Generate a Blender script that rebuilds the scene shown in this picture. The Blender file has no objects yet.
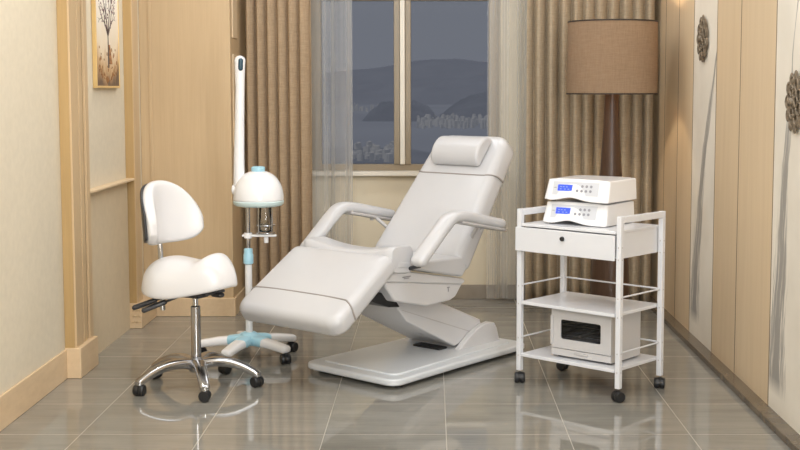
import bpy, bmesh, math, random
from mathutils import Vector, Matrix, noise
R_ = math.radians
random.seed(7)
scene = bpy.context.scene
COL = scene.collection

# ------------------------------------------------------------------ camera
FPX = 1230.0
cam_d = bpy.data.cameras.new('camera')
cam = bpy.data.objects.new('camera', cam_d); COL.objects.link(cam)
cam.location = (0, 0, 1.4)
cam.rotation_euler = (R_(90 - 4.9), 0, 0)
cam_d.sensor_fit = 'HORIZONTAL'; cam_d.sensor_width = 36.0
cam_d.lens = 36.0 * FPX / 800.0
cam_d.shift_x = -(431 - 400) / 800.0
cam_d.shift_y = (195.4 - 225) / 800.0
cam_d.clip_start = 0.05; cam_d.clip_end = 20000
scene.camera = cam

# ------------------------------------------------------------------ world, light, exposure
world = bpy.data.worlds.new('world'); scene.world = world
world.use_nodes = True
bg = world.node_tree.nodes['Background']
bg.inputs[0].default_value = (0.44, 0.457, 0.505, 1); bg.inputs[1].default_value = 1.0
scene.view_settings.view_transform = 'Standard'
scene.view_settings.look = 'None'
scene.view_settings.exposure = 0.36
scene.view_settings.gamma = 1.0
scene.view_settings.use_curve_mapping = False

def area(name, loc, rot, sx, sy, power, color=(0.925, 0.975, 1.03)):
    d = bpy.data.lights.new(name, 'AREA'); d.shape = 'RECTANGLE'; d.size = sx; d.size_y = sy
    d.energy = power; d.color = color
    o = bpy.data.objects.new(name, d); COL.objects.link(o)
    o.location = loc; o.rotation_euler = rot
    return o
def spot(name, loc, target, power, deg, blend=0.6, color=(1, 0.9, 0.75), r=0.04):
    d = bpy.data.lights.new(name, 'SPOT'); d.energy = power; d.spot_size = R_(deg); d.spot_blend = blend
    d.color = color; d.shadow_soft_size = r
    o = bpy.data.objects.new(name, d); COL.objects.link(o)
    o.location = loc
    o.rotation_euler = (Vector(target) - Vector(loc)).to_track_quat('-Z', 'Y').to_euler()
    return o
CEIL = 2.95
area('ceiling_panel_light', (-0.3, 0.9, CEIL - 0.03), (R_(30), 0, 0), 2.6, 2.0, 115)
area('ceiling_panel_light', (-0.1, 4.6, CEIL - 0.03), (R_(35), 0, 0), 2.4, 1.2, 55)
area('ceiling_panel_light', (-0.1, 7.0, CEIL - 0.03), (0, 0, 0), 2.4, 0.5, 16)
area('added_fill_light', (1.17, -1.12, 1.7), (R_(90), 0, R_(8)), 0.55, 2.0, 85, (0.93, 0.97, 1.0))  # added fill light behind the camera, brightens the near and right-facing sides
spot('downlight', (-1.45, 5.2, CEIL - 0.03), (-1.72, 5.35, 0), 22, 70)
spot('downlight', (-1.40, 6.75, CEIL - 0.03), (-1.74, 6.75, 0.6), 22, 60)
spot('downlight', (1.2, 6.6, CEIL - 0.03), (1.42, 6.6, 0), 14, 70)

# ------------------------------------------------------------------ materials
def new_mat(name):
    m = bpy.data.materials.new(name); m.use_nodes = True
    nt = m.node_tree
    return m, nt, nt.nodes['Principled BSDF']
def N(nt, t, **kw):
    n = nt.nodes.new(t)
    for k, v in kw.items(): setattr(n, k, v)
    return n
def math_n(nt, op, a, b=None, c=None, clamp=False):
    n = nt.nodes.new('ShaderNodeMath'); n.operation = op; n.use_clamp = clamp
    for i, s in enumerate((a, b, c)):
        if s is None: continue
        if isinstance(s, (int, float)): n.inputs[i].default_value = s
        else: nt.links.new(s, n.inputs[i])
    return n.outputs[0]
def mixc(nt, fac, a, b):
    n = nt.nodes.new('ShaderNodeMix'); n.data_type = 'RGBA'
    for sock, s in ((n.inputs[0], fac), (n.inputs[6], a), (n.inputs[7], b)):
        if hasattr(s, 'is_linked'): nt.links.new(s, sock)
        elif isinstance(s, (int, float)): sock.default_value = s
        else: sock.default_value = (*s, 1) if len(s) == 3 else s
    return n.outputs[2]
def coords(nt, scale, kind='Object'):
    tc = N(nt, 'ShaderNodeTexCoord'); mp = N(nt, 'ShaderNodeMapping')
    mp.inputs['Scale'].default_value = scale
    nt.links.new(tc.outputs[kind], mp.inputs[0])
    return mp.outputs[0]
def noise_n(nt, vec, scale=1.0, detail=3, rough=0.5):
    n = N(nt, 'ShaderNodeTexNoise'); n.inputs['Scale'].default_value = scale
    n.inputs['Detail'].default_value = detail; n.inputs['Roughness'].default_value = rough
    nt.links.new(vec, n.inputs['Vector'])
    return n.outputs[0]
def ramp(nt, fac, stops):
    r = N(nt, 'ShaderNodeValToRGB'); el = r.color_ramp.elements
    while len(el) < len(stops): el.new(0.5)
    for e, (p, c) in zip(el, stops):
        e.position = p; e.color = (*c, 1) if len(c) == 3 else c
    nt.links.new(fac, r.inputs[0])
    return r.outputs[0]
def bump(nt, bsdf, h, strength, dist=0.002):
    b = N(nt, 'ShaderNodeBump'); b.inputs['Strength'].default_value = strength; b.inputs['Distance'].default_value = dist
    nt.links.new(h, b.inputs['Height']); nt.links.new(b.outputs[0], bsdf.inputs['Normal'])

def simple(name, col, rough=0.5, metal=0.0, var=0.04, scale=6.0, coat=0.0, spec=0.5, bmp=0.0):
    m, nt, b = new_mat(name)
    f = noise_n(nt, coords(nt, (1, 1, 1)), scale, 3)
    lo = tuple(max(0, c * (1 - var)) for c in col); hi = tuple(min(1, c * (1 + var)) for c in col)
    nt.links.new(ramp(nt, f, [(0.3, lo), (0.7, hi)]), b.inputs['Base Color'])
    b.inputs['Roughness'].default_value = rough; b.inputs['Metallic'].default_value = metal
    b.inputs['Coat Weight'].default_value = coat
    b.inputs['Specular IOR Level'].default_value = spec
    if bmp: bump(nt, b, noise_n(nt, coords(nt, (1, 1, 1)), 180, 2), bmp, 0.001)
    return m
def wood(name, c1, c2, scale=(9, 9, 0.7), rough=0.4, spec=0.4):
    m, nt, b = new_mat(name)
    v = coords(nt, scale)
    f1 = noise_n(nt, v, 3.0, 5, 0.6)
    f2 = noise_n(nt, coords(nt, (scale[0] * 8, scale[1] * 8, scale[2] * 1.5)), 2.0, 4, 0.65)
    f = math_n(nt, 'ADD', math_n(nt, 'MULTIPLY', f1, 0.55), math_n(nt, 'MULTIPLY', f2, 0.45))
    nt.links.new(ramp(nt, f, [(0.32, c1), (0.68, c2)]), b.inputs['Base Color'])
    b.inputs['Roughness'].default_value = rough; b.inputs['Specular IOR Level'].default_value = spec
    bump(nt, b, f2, 0.08, 0.002)
    return m
def fabric(name, c1, c2, wscale=900):
    m, nt, b = new_mat(name)
    w1 = noise_n(nt, coords(nt, (1, 1, 0.08)), wscale * 0.25, 3, 0.7)
    w2 = noise_n(nt, coords(nt, (0.08, 0.08, 1)), wscale * 0.25, 3, 0.7)
    f = math_n(nt, 'MULTIPLY', math_n(nt, 'ADD', w1, w2), 0.5)
    nt.links.new(ramp(nt, f, [(0.35, c1), (0.65, c2)]), b.inputs['Base Color'])
    b.inputs['Roughness'].default_value = 0.9; b.inputs['Specular IOR Level'].default_value = 0.15
    bump(nt, b, f, 0.15, 0.001)
    return m

WOOD = wood('light_oak', (0.57, 0.41, 0.24), (0.64, 0.475, 0.285))
WOOD_PALE = wood('pale_oak', (0.69, 0.53, 0.345), (0.77, 0.605, 0.41), (7, 7, 0.5))
WOOD_GOLD_SHADE = wood('golden_oak_and_shade', (0.44, 0.29, 0.125), (0.52, 0.35, 0.16))
WOOD_H = wood('pale_oak_skirting', (0.64, 0.47, 0.29), (0.75, 0.57, 0.37), (3, 0.8, 9))
GROOVE = simple('groove_brown', (0.20, 0.12, 0.06), 0.6)
PAPER = simple('cream_wallpaper', (0.72, 0.645, 0.51), 0.75, var=0.03, scale=30, spec=0.2, bmp=0.05)
WAINSCOT = simple('beige_wainscot', (0.66, 0.545, 0.385), 0.6, var=0.03, scale=20, spec=0.3)
BACKWALL = simple('warm_cream_paint', (0.76, 0.67, 0.51), 0.75, var=0.02, scale=5, spec=0.2)
CEILM = simple('white_ceiling_paint', (0.84, 0.80, 0.74), 0.8, var=0.02)
STONE = simple('brown_stone_skirting', (0.125, 0.097, 0.068), 0.25, var=0.25, scale=9)
STONE_GREY = simple('grey_stone_skirting', (0.30, 0.25, 0.19), 0.35, var=0.12, scale=9)
LEATHER = simple('white_leather', (0.575, 0.572, 0.584), 0.30, var=0.012, scale=4, coat=0.15, bmp=0.03)
LEATHER_S = simple('white_leather_stool', (0.72, 0.708, 0.71), 0.30, var=0.01, scale=4, coat=0.15, bmp=0.03)
CABINET = simple('warm_grey_enamel', (0.56, 0.545, 0.54), 0.35, var=0.01)
GLOSSW = simple('bright_white_gloss', (0.84, 0.835, 0.84), 0.22, var=0.008, coat=0.3)
PLASTIC = simple('white_plastic', (0.65, 0.643, 0.65), 0.3, var=0.01, coat=0.2)
ENAMEL = simple('white_enamel', (0.735, 0.74, 0.765), 0.3, var=0.01, coat=0.2)
BASEW = simple('pale_grey_gloss', (0.68, 0.705, 0.73), 0.36, var=0.01, coat=0.4)
SEAM = simple('taupe_piping', (0.30, 0.27, 0.25), 0.6)
GREYP = simple('grey_plastic', (0.50, 0.48, 0.47), 0.4)
BLACK = simple('black_rubber', (0.014, 0.014, 0.015), 0.4, var=0.2, scale=40)
DARKP = simple('dark_plastic', (0.03, 0.03, 0.033), 0.35)
CHROME = simple('polished_chrome', (0.52, 0.525, 0.54), 0.12, 1.0, var=0.03)
STEEL = simple('brushed_steel', (0.46, 0.46, 0.475), 0.2, 1.0, var=0.06)
BLUE = simple('pale_blue_plastic', (0.36, 0.62, 0.74), 0.35)
AQUA = simple('pale_aqua_rim', (0.62, 0.75, 0.74), 0.35)
NAVY = simple('dark_teal_plastic', (0.03, 0.075, 0.11), 0.25)
CURTAIN = fabric('brown_curtain_cloth', (0.33, 0.235, 0.145), (0.47, 0.345, 0.225))
CURTAIN_G = fabric('taupe_curtain_cloth', (0.33, 0.262, 0.18), (0.47, 0.38, 0.27))
FRAMEM = simple('champagne_window_frame', (0.27, 0.21, 0.135), 0.35, var=0.03)
SILL = simple('cream_stone_sill', (0.74, 0.68, 0.58), 0.4)
GOLD = simple('gold_frame', (0.78, 0.55, 0.24), 0.35, 0.3, var=0.06)
BRONZE = simple('antique_bronze', (0.22, 0.175, 0.125), 0.5, 0.4, var=0.4, scale=60)
WALNUT = wood('dark_walnut', (0.055, 0.028, 0.016), (0.10, 0.055, 0.034), rough=0.35)
PCB = simple('panel_grey', (0.60, 0.61, 0.64), 0.4)
BUTTON = simple('button_grey', (0.30, 0.30, 0.33), 0.4)
SIGN = simple('print_grey', (0.28, 0.27, 0.28), 0.5)

def shade_mat():
    m = fabric('brown_linen_shade', (0.26, 0.175, 0.11), (0.35, 0.24, 0.155), 700)
    nt = m.node_tree; b = nt.nodes['Principled BSDF']; out = nt.nodes['Material Output']
    tr = N(nt, 'ShaderNodeBsdfTranslucent'); tr.inputs[0].default_value = (0.5, 0.32, 0.19, 1)
    mx = N(nt, 'ShaderNodeMixShader'); mx.inputs[0].default_value = 0.1
    nt.links.new(b.outputs[0], mx.inputs[1]); nt.links.new(tr.outputs[0], mx.inputs[2])
    nt.links.new(mx.outputs[0], out.inputs[0])
    return m
SHADE = shade_mat()
SHADE_RIM = simple('dark_shade_trim', (0.035, 0.022, 0.015), 0.7)
def sheer_mat():
    m, nt, b = new_mat('sheer_voile')
    out = nt.nodes['Material Output']
    w = noise_n(nt, coords(nt, (45, 45, 0.1)), 1.0, 3, 0.6)
    b.inputs['Base Color'].default_value = (0.62, 0.60, 0.56, 1); b.inputs['Roughness'].default_value = 0.9
    b.inputs['Specular IOR Level'].default_value = 0.1
    tr = N(nt, 'ShaderNodeBsdfTransparent')
    mx = N(nt, 'ShaderNodeMixShader')
    # weave seen more edge-on lets less light pass
    lw = N(nt, 'ShaderNodeLayerWeight'); lw.inputs[0].default_value = 0.35
    f = math_n(nt, 'ADD', math_n(nt, 'MULTIPLY', lw.outputs['Facing'], 0.75), math_n(nt, 'MULTIPLY', w, 0.60), clamp=True)
    nt.links.new(f, mx.inputs[0])
    nt.links.new(tr.outputs[0], mx.inputs[1]); nt.links.new(b.outputs[0], mx.inputs[2])
    nt.links.new(mx.outputs[0], out.inputs[0])
    return m
SHEER = sheer_mat()
def pane_mat(name, tint, refl=0.06):
    m, nt, b = new_mat(name); out = nt.nodes['Material Output']
    nt.nodes.remove(b)
    tr = N(nt, 'ShaderNodeBsdfTransparent'); tr.inputs[0].default_value = (*tint, 1)
    gl = N(nt, 'ShaderNodeBsdfGlossy'); gl.inputs['Roughness'].default_value = 0.03
    lw = N(nt, 'ShaderNodeFresnel'); lw.inputs[0].default_value = 1.45
    nz = noise_n(nt, coords(nt, (1, 1, 1)), 2.0, 2)
    mx = N(nt, 'ShaderNodeMixShader')
    nt.links.new(math_n(nt, 'MULTIPLY', lw.outputs[0], math_n(nt, 'ADD', math_n(nt, 'MULTIPLY', nz, 0.004), refl * 8)), mx.inputs[0])
    nt.links.new(tr.outputs[0], mx.inputs[1]); nt.links.new(gl.outputs[0], mx.inputs[2])
    nt.links.new(mx.outputs[0], out.inputs[0])
    return m
PANE = pane_mat('tinted_window_pane', (0.52, 0.53, 0.55), 0.002)
JARGLASS = pane_mat('clear_jar_glass', (0.88, 0.90, 0.90), 0.2)
OVENGLASS = pane_mat('smoked_door_glass', (0.75, 0.75, 0.76), 0.06)
def emit_mat(name, col, s):
    m, nt, b = new_mat(name)
    b.inputs['Base Color'].default_value = (0.02, 0.03, 0.3, 1)
    f = noise_n(nt, coords(nt, (1, 1, 1)), 200, 2)
    nt.links.new(ramp(nt, f, [(0.3, tuple(c * 0.85 for c in col)), (0.7, col)]), b.inputs['Emission Color'])
    b.inputs['Emission Strength'].default_value = s; b.inputs['Roughness'].default_value = 0.2
    return m
LCD = emit_mat('blue_display', (0.06, 0.14, 1.0), 0.75)
LCDTXT = emit_mat('display_characters', (0.3, 0.42, 1.0), 0.8)
BULB = emit_mat('warm_bulb_glass', (1.0, 0.75, 0.45), 4.0)

def floor_mat():
    m, nt, b = new_mat('grey_porcelain_tiles')
    g = N(nt, 'ShaderNodeNewGeometry'); sp = N(nt, 'ShaderNodeSeparateXYZ')
    nt.links.new(g.outputs['Position'], sp.inputs[0])
    X, Y = sp.outputs[0], sp.outputs[1]
    tx = math_n(nt, 'DIVIDE', math_n(nt, 'SUBTRACT', X, 0.062 - 4.97), 0.497)
    ty = math_n(nt, 'DIVIDE', math_n(nt, 'SUBTRACT', Y, 4.914 - 4.90), 0.490)
    fx = math_n(nt, 'FRACT', tx); fy = math_n(nt, 'FRACT', ty)
    gw = 0.0034
    gx = math_n(nt, 'LESS_THAN', math_n(nt, 'ABSOLUTE', math_n(nt, 'SUBTRACT', fx, 0.5)), 0.5 - gw)
    gy = math_n(nt, 'LESS_THAN', math_n(nt, 'ABSOLUTE', math_n(nt, 'SUBTRACT', fy, 0.5)), 0.5 - gw)
    tile = math_n(nt, 'MULTIPLY', gx, gy)
    ident = math_n(nt, 'ADD', math_n(nt, 'MULTIPLY', math_n(nt, 'FLOOR', tx), 7.31), math_n(nt, 'MULTIPLY', math_n(nt, 'FLOOR', ty), 3.17))
    cb = N(nt, 'ShaderNodeCombineXYZ')
    nt.links.new(math_n(nt, 'MULTIPLY', X, 1.6), cb.inputs[0]); nt.links.new(math_n(nt, 'MULTIPLY', Y, 9.0), cb.inputs[1]); nt.links.new(ident, cb.inputs[2])
    n1 = noise_n(nt, cb.outputs[0], 1.3, 5, 0.6)
    cb2 = N(nt, 'ShaderNodeCombineXYZ')
    nt.links.new(math_n(nt, 'MULTIPLY', X, 6), cb2.inputs[0]); nt.links.new(math_n(nt, 'MULTIPLY', Y, 60), cb2.inputs[1]); nt.links.new(ident, cb2.inputs[2])
    n2 = noise_n(nt, cb2.outputs[0], 1.0, 4, 0.6)
    f = math_n(nt, 'ADD', math_n(nt, 'MULTIPLY', n1, 0.7), math_n(nt, 'MULTIPLY', n2, 0.3))
    c = ramp(nt, f, [(0.3, (0.205, 0.195, 0.17)), (0.7, (0.315, 0.303, 0.268))])
    nt.links.new(mixc(nt, tile, (0.46, 0.43, 0.37), c), b.inputs['Base Color'])
    nt.links.new(math_n(nt, 'ADD', math_n(nt, 'MULTIPLY', math_n(nt, 'SUBTRACT', 1.0, tile), 0.4), 0.035), b.inputs['Roughness'])
    b.inputs['Specular IOR Level'].default_value = 0.8
    return m
FLOOR = floor_mat()
def ink_mat(name, y0, slope, bend, w, ztop):
    # pale stone slab with a grey brush-like vein running down it; y0 + slope*z + bend*z*z is the vein's centre
    m, nt, b = new_mat(name)
    g = N(nt, 'ShaderNodeNewGeometry'); sp = N(nt, 'ShaderNodeSeparateXYZ'); nt.links.new(g.outputs['Position'], sp.inputs[0])
    Y, Z = sp.outputs[1], sp.outputs[2]
    wob = noise_n(nt, coords(nt, (0, 0, 2.2)), 1.0, 2)
    cen = math_n(nt, 'ADD', math_n(nt, 'ADD', math_n(nt, 'MULTIPLY', Z, slope), y0), math_n(nt, 'MULTIPLY', math_n(nt, 'MULTIPLY', Z, Z), bend))
    cen = math_n(nt, 'ADD', cen, math_n(nt, 'MULTIPLY', math_n(nt, 'SUBTRACT', wob, 0.5), 0.10))
    dlt = math_n(nt, 'SUBTRACT', Y, cen)
    wz = math_n(nt, 'MULTIPLY', math_n(nt, 'SUBTRACT', 1.0, math_n(nt, 'DIVIDE', Z, ztop), clamp=True), w)
    wz = math_n(nt, 'ADD', wz, 0.012)
    env = math_n(nt, 'SUBTRACT', 1.0, math_n(nt, 'DIVIDE', math_n(nt, 'ABSOLUTE', dlt), wz), clamp=True)
    cb = N(nt, 'ShaderNodeCombineXYZ'); nt.links.new(math_n(nt, 'MULTIPLY', dlt, 42), cb.inputs[0]); nt.links.new(math_n(nt, 'MULTIPLY', Z, 2.6), cb.inputs[1])
    n1 = noise_n(nt, cb.outputs[0], 1.0, 4, 0.65)
    s = math_n(nt, 'MULTIPLY', math_n(nt, 'SUBTRACT', math_n(nt, 'ADD', n1, math_n(nt, 'MULTIPLY', env, 0.34)), 0.58), 6.0, clamp=True)
    low = math_n(nt, 'MULTIPLY', math_n(nt, 'SUBTRACT', Z, 0.10), 14.0, clamp=True)
    s = math_n(nt, 'MULTIPLY', math_n(nt, 'MULTIPLY', s, math_n(nt, 'MULTIPLY', env, 4.0, clamp=True)), low)
    cl = noise_n(nt, coords(nt, (2, 2, 2)), 1.5, 4)
    basec = ramp(nt, cl, [(0.35, (0.78, 0.72, 0.62)), (0.65, (0.87, 0.81, 0.71))])
    nt.links.new(mixc(nt, math_n(nt, 'MULTIPLY', s, 0.85), basec, (0.27, 0.255, 0.24)), b.inputs['Base Color'])
    b.inputs['Roughness'].default_value = 0.45; b.inputs['Specular IOR Level'].default_value = 0.3
    return m
INK_FAR = ink_mat('veined_slab_far', 6.80, 0.02, -0.19, 0.17, 1.7)
INK_NEAR = ink_mat('veined_slab_near', 5.18, -0.03, -0.05, 0.20, 1.5)
def art_mat():
    m, nt, b = new_mat('autumn_painting')
    g = N(nt, 'ShaderNodeNewGeometry'); sp = N(nt, 'ShaderNodeSeparateXYZ'); nt.links.new(g.outputs['Position'], sp.inputs[0])
    n1 = noise_n(nt, coords(nt, (6, 6, 3)), 1.5, 6, 0.7)
    z = math_n(nt, 'DIVIDE', math_n(nt, 'SUBTRACT', sp.outputs[2], 1.41), 0.95)
    dy = math_n(nt, 'ABSOLUTE', math_n(nt, 'SUBTRACT', sp.outputs[1], 6.74))
    f = math_n(nt, 'ADD', z, math_n(nt, 'MULTIPLY', math_n(nt, 'SUBTRACT', n1, 0.5), 0.35))
    f = math_n(nt, 'SUBTRACT', f, math_n(nt, 'MULTIPLY', dy, 0.35))
    c = ramp(nt, f, [(-0.0, (0.10, 0.06, 0.045)), (0.03, (0.24, 0.14, 0.08)), (0.10, (0.58, 0.38, 0.20)), (0.20, (0.85, 0.74, 0.58)), (0.45, (0.92, 0.88, 0.82))])
    nt.links.new(c, b.inputs['Base Color']); b.inputs['Roughness'].default_value = 0.4
    return m
ART = art_mat()
INKDARK = simple('dark_paint', (0.06, 0.035, 0.03), 0.6)
LEAFPAINT = simple('plum_paint', (0.16, 0.07, 0.09), 0.6, var=0.4, scale=60)
OCHRE = simple('ochre_paint', (0.30, 0.14, 0.05), 0.6, var=0.4, scale=60)
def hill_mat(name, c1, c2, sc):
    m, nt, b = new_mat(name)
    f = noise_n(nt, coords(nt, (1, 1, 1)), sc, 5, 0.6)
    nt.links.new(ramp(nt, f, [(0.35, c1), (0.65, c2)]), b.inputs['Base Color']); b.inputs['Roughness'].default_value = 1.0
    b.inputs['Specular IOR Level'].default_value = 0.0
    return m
HILL_FAR = hill_mat('hazed_distant_slopes', (0.70, 0.70, 0.73), (0.78, 0.78, 0.80), 0.004)  # distance haze is put into the base colours of both hill materials
HILL_NEAR = hill_mat('hazed_wooded_slopes', (0.60, 0.605, 0.63), (0.70, 0.70, 0.72), 0.01)
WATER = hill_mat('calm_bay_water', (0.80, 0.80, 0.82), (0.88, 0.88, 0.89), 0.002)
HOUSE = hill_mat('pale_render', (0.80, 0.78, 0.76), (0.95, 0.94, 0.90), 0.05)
def lit_windows(m):
    nt = m.node_tree; b = nt.nodes['Principled BSDF']
    br = N(nt, 'ShaderNodeTexBrick'); br.inputs['Scale'].default_value = 6.0
    br.inputs['Color1'].default_value = (1, 0.93, 0.78, 1); br.inputs['Color2'].default_value = (0.25, 0.22, 0.2, 1); br.inputs['Mortar'].default_value = (0, 0, 0, 1)
    br.inputs['Mortar Size'].default_value = 0.03
    nt.links.new(coords(nt, (1, 1, 1), 'Generated'), br.inputs['Vector'])
    nt.links.new(br.outputs[0], b.inputs['Emission Color']); b.inputs['Emission Strength'].default_value = 0.42
lit_windows(HOUSE)

# ------------------------------------------------------------------ mesh helpers
def link(name, me, parent=None):
    o = bpy.data.objects.new(name, me); COL.objects.link(o)
    if parent: o.parent = parent
    return o
def obj(name, bm, mat, parent=None, smooth=True, angle=35, bevel=0, seg=3, sub=0, loc=None, rot=None):
    me = bpy.data.meshes.new(name)
    bmesh.ops.recalc_face_normals(bm, faces=bm.faces[:])
    bm.to_mesh(me); bm.free()
    for m in (mat if isinstance(mat, (list, tuple)) else [mat]): me.materials.append(m)
    o = link(name, me, parent)
    if loc is not None: o.location = loc
    if rot is not None: o.rotation_euler = rot
    if smooth:
        for p in me.polygons: p.use_smooth = True
        try: me.set_sharp_from_angle(angle=R_(angle))
        except Exception: pass
    if bevel:
        md = o.modifiers.new('bevel', 'BEVEL'); md.width = bevel; md.segments = seg; md.limit_method = 'ANGLE'; md.angle_limit = R_(30)
        md.harden_normals = True
    if sub:
        md = o.modifiers.new('sub', 'SUBSURF'); md.levels = sub; md.render_levels = sub
    return o
def empty(name, label, cat, loc=(0, 0, 0), rz=0, group=None):
    o = bpy.data.objects.new(name, None); COL.objects.link(o)
    o.empty_display_size = 0.1
    o.location = loc; o.rotation_euler = (0, 0, rz)
    return tag(o, label, cat, group)
def tag(o, label, cat, group=None):
    o['label'] = label; o['category'] = cat
    if group: o['group'] = group
    return o
def struct(o, label=None):
    o['kind'] = 'structure'
    if label: o['label'] = label
    return o
def box(bm, c, s, rot=None, mi=0):
    M = Matrix.Translation(Vector(c))
    if rot: 
        from mathutils import Euler
        M = M @ Euler(rot).to_matrix().to_4x4()
    M = M @ Matrix.Diagonal((s[0], s[1], s[2], 1))
    r = bmesh.ops.create_cube(bm, size=1, matrix=M)
    if mi:
        for v in r['verts']:
            for f in v.link_faces: f.material_index = mi
    return bm
def boxr(bm, x0, x1, y0, y1, z0, z1):
    return box(bm, ((x0 + x1) / 2, (y0 + y1) / 2, (z0 + z1) / 2), (x1 - x0, y1 - y0, z1 - z0))
def B(): return bmesh.new()
def cyl(bm, p0, p1, r0, r1=None, n=24, mi=0):
    p0, p1 = Vector(p0), Vector(p1); d = p1 - p0
    q = d.to_track_quat('Z', 'Y').to_matrix().to_4x4()
    r = bmesh.ops.create_cone(bm, cap_ends=True, segments=n, radius1=r0, radius2=r0 if r1 is None else r1, depth=d.length,
                          matrix=Matrix.Translation((p0 + p1) / 2) @ q)
    if mi:
        for v in r['verts']:
            for f in v.link_faces: f.material_index = mi
    return bm
def lathe(bm, prof, n=32, c=(0, 0, 0)):
    rings = []
    for r, z in prof:
        rings.append([bm.verts.new((c[0] + r * math.cos(2 * math.pi * k / n), c[1] + r * math.sin(2 * math.pi * k / n), c[2] + z)) for k in range(n)])
    for a, b in zip(rings, rings[1:]):
        for k in range(n): bm.faces.new((a[k], a[(k + 1) % n], b[(k + 1) % n], b[k]))
    bm.faces.new(rings[0][::-1]); bm.faces.new(rings[-1])
    return bm
def prism(bm, pts, t0, t1, axis='x'):
    """closed outline pts extruded from t0 to t1; axis x: pts are (y,z); axis z: pts are (x,y); axis y: pts are (x,z)"""
    def P(p, t):
        return {'x': (t, p[0], p[1]), 'y': (p[0], t, p[1]), 'z': (p[0], p[1], t)}[axis]
    a = [bm.verts.new(P(p, t0)) for p in pts]; b = [bm.verts.new(P(p, t1)) for p in pts]
    bm.faces.new(a[::-1]); bm.faces.new(b)
    n = len(pts)
    for k in range(n): bm.faces.new((a[k], a[(k + 1) % n], b[(k + 1) % n], b[k]))
    return bm
def catmull(pts, per=8):
    P = [Vector(p) for p in pts]; P = [2 * P[0] - P[1]] + P + [2 * P[-1] - P[-2]]
    out = []
    for i in range(1, len(P) - 2):
        for k in range(per):
            t = k / per
            a, b, c, d = P[i - 1], P[i], P[i + 1], P[i + 2]
            out.append(0.5 * (2 * b + (c - a) * t + (2 * a - 5 * b + 4 * c - d) * t * t + (3 * b - a - 3 * c + d) * t ** 3))
    out.append(P[-2])
    return out
def sweep(bm, path, w, h, side=(1, 0, 0), n=20, e=2.6, cap=True, prof=None):
    """superellipse section (half widths w along side, h across) along a path; prof(t) scales it"""
    path = [Vector(p) for p in path]; side = Vector(side).normalized(); rings = []
    L = [0]
    for a, b in zip(path, path[1:]): L.append(L[-1] + (b - a).length)
    pts = list(zip(path, L))
    if cap:
        ext = []
        T0 = (path[0] - path[1]).normalized(); T1 = (path[-1] - path[-2]).normalized()
        for k in (1.0, 0.92, 0.75, 0.5, 0.25): ext.append((path[0] + T0 * h * k, 0, math.sqrt(max(0.0, 1 - k * k))))
        seq = ext + [(p, l, 1) for p, l in pts] + [(path[-1] + T1 * h * k, L[-1], math.sqrt(max(0.0, 1 - k * k))) for k in (0.25, 0.5, 0.75, 0.92, 1.0)]
    else: seq = [(p, l, 1) for p, l in pts]
    for i, (p, l, sc) in enumerate(seq):
        a = seq[max(0, i - 1)][0]; b = seq[min(len(seq) - 1, i + 1)][0]
        t = (b - a).normalized(); sd = (side - t * side.dot(t)).normalized(); up = t.cross(sd)
        k = (prof(l / L[-1]) if prof else 1.0)
        sw = w * k * max(sc, 0.03) if cap else w * k; sh = h * k * max(sc, 0.03) if cap else h * k
        if cap and sc < 1: sw = max(w * k - (1 - sc) * min(w, h) * k, 0.02 * w)
        ring = []
        for j in range(n):
            an = 2 * math.pi * j / n; c, s = math.cos(an), math.sin(an)
            ring.append(bm.verts.new(p + sd * (sw * math.copysign(abs(c) ** (2 / e), c)) + up * (sh * math.copysign(abs(s) ** (2 / e), s))))
        rings.append(ring)
    for a, b in zip(rings, rings[1:]):
        for j in range(n): bm.faces.new((a[j], a[(j + 1) % n], b[(j + 1) % n], b[j]))
    bm.faces.new(rings[0][::-1]); bm.faces.new(rings[-1])
    return bm
def tube(bm, path, r, n=12):
    P = [Vector(p) for p in path]
    d = (P[1] - P[0]).normalized(); side = Vector((0, 0, 1)).cross(d)
    if side.length < 0.1: side = Vector((1, 0, 0))
    return sweep(bm, P, r, r, side, n, 2.0, cap=False)
def copy_tree(o, parent=None):
    c = o.copy(); COL.objects.link(c)
    if parent: c.parent = parent
    for ch in list(o.children): copy_tree(ch, c)
    return c

def caster(parent, loc, rz, r=0.026, hood=True, name='caster'):
    """twin-wheel furniture caster; loc is the point above the floor contact"""
    bm = B()
    lathe(bm, [(0.006, r * 1.0), (0.012, r * 1.4), (0.012, r * 2.0), (0.005, r * 2.1)], 16)
    prism(bm, [(-r * 1.0 + 0.004, r * 0.9), (-r * 0.6, r * 1.7), (0, r * 1.95), (r * 0.7, r * 1.7), (r * 1.05, r * 1.0), (r * 0.4, r * 0.9)], -0.006, 0.006, 'x')
    c = obj(name, bm, BLACK, parent, loc=loc, rot=(0, 0, rz), bevel=0.002, seg=2)
    for s in (-1, 1):
        w = B()
        pr = [(0.004, -0.012), (r * 0.55, -0.013), (r * 0.93, -0.011), (r, -0.005), (r, 0.006), (r * 0.88, 0.012), (r * 0.5, 0.012), (0.004, 0.0125)]
        lathe(w, pr, 24)
        obj('wheel', w, BLACK, c, loc=(s * 0.0125, 0, r), rot=(0, R_(90) * s, 0))
    return c

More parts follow.
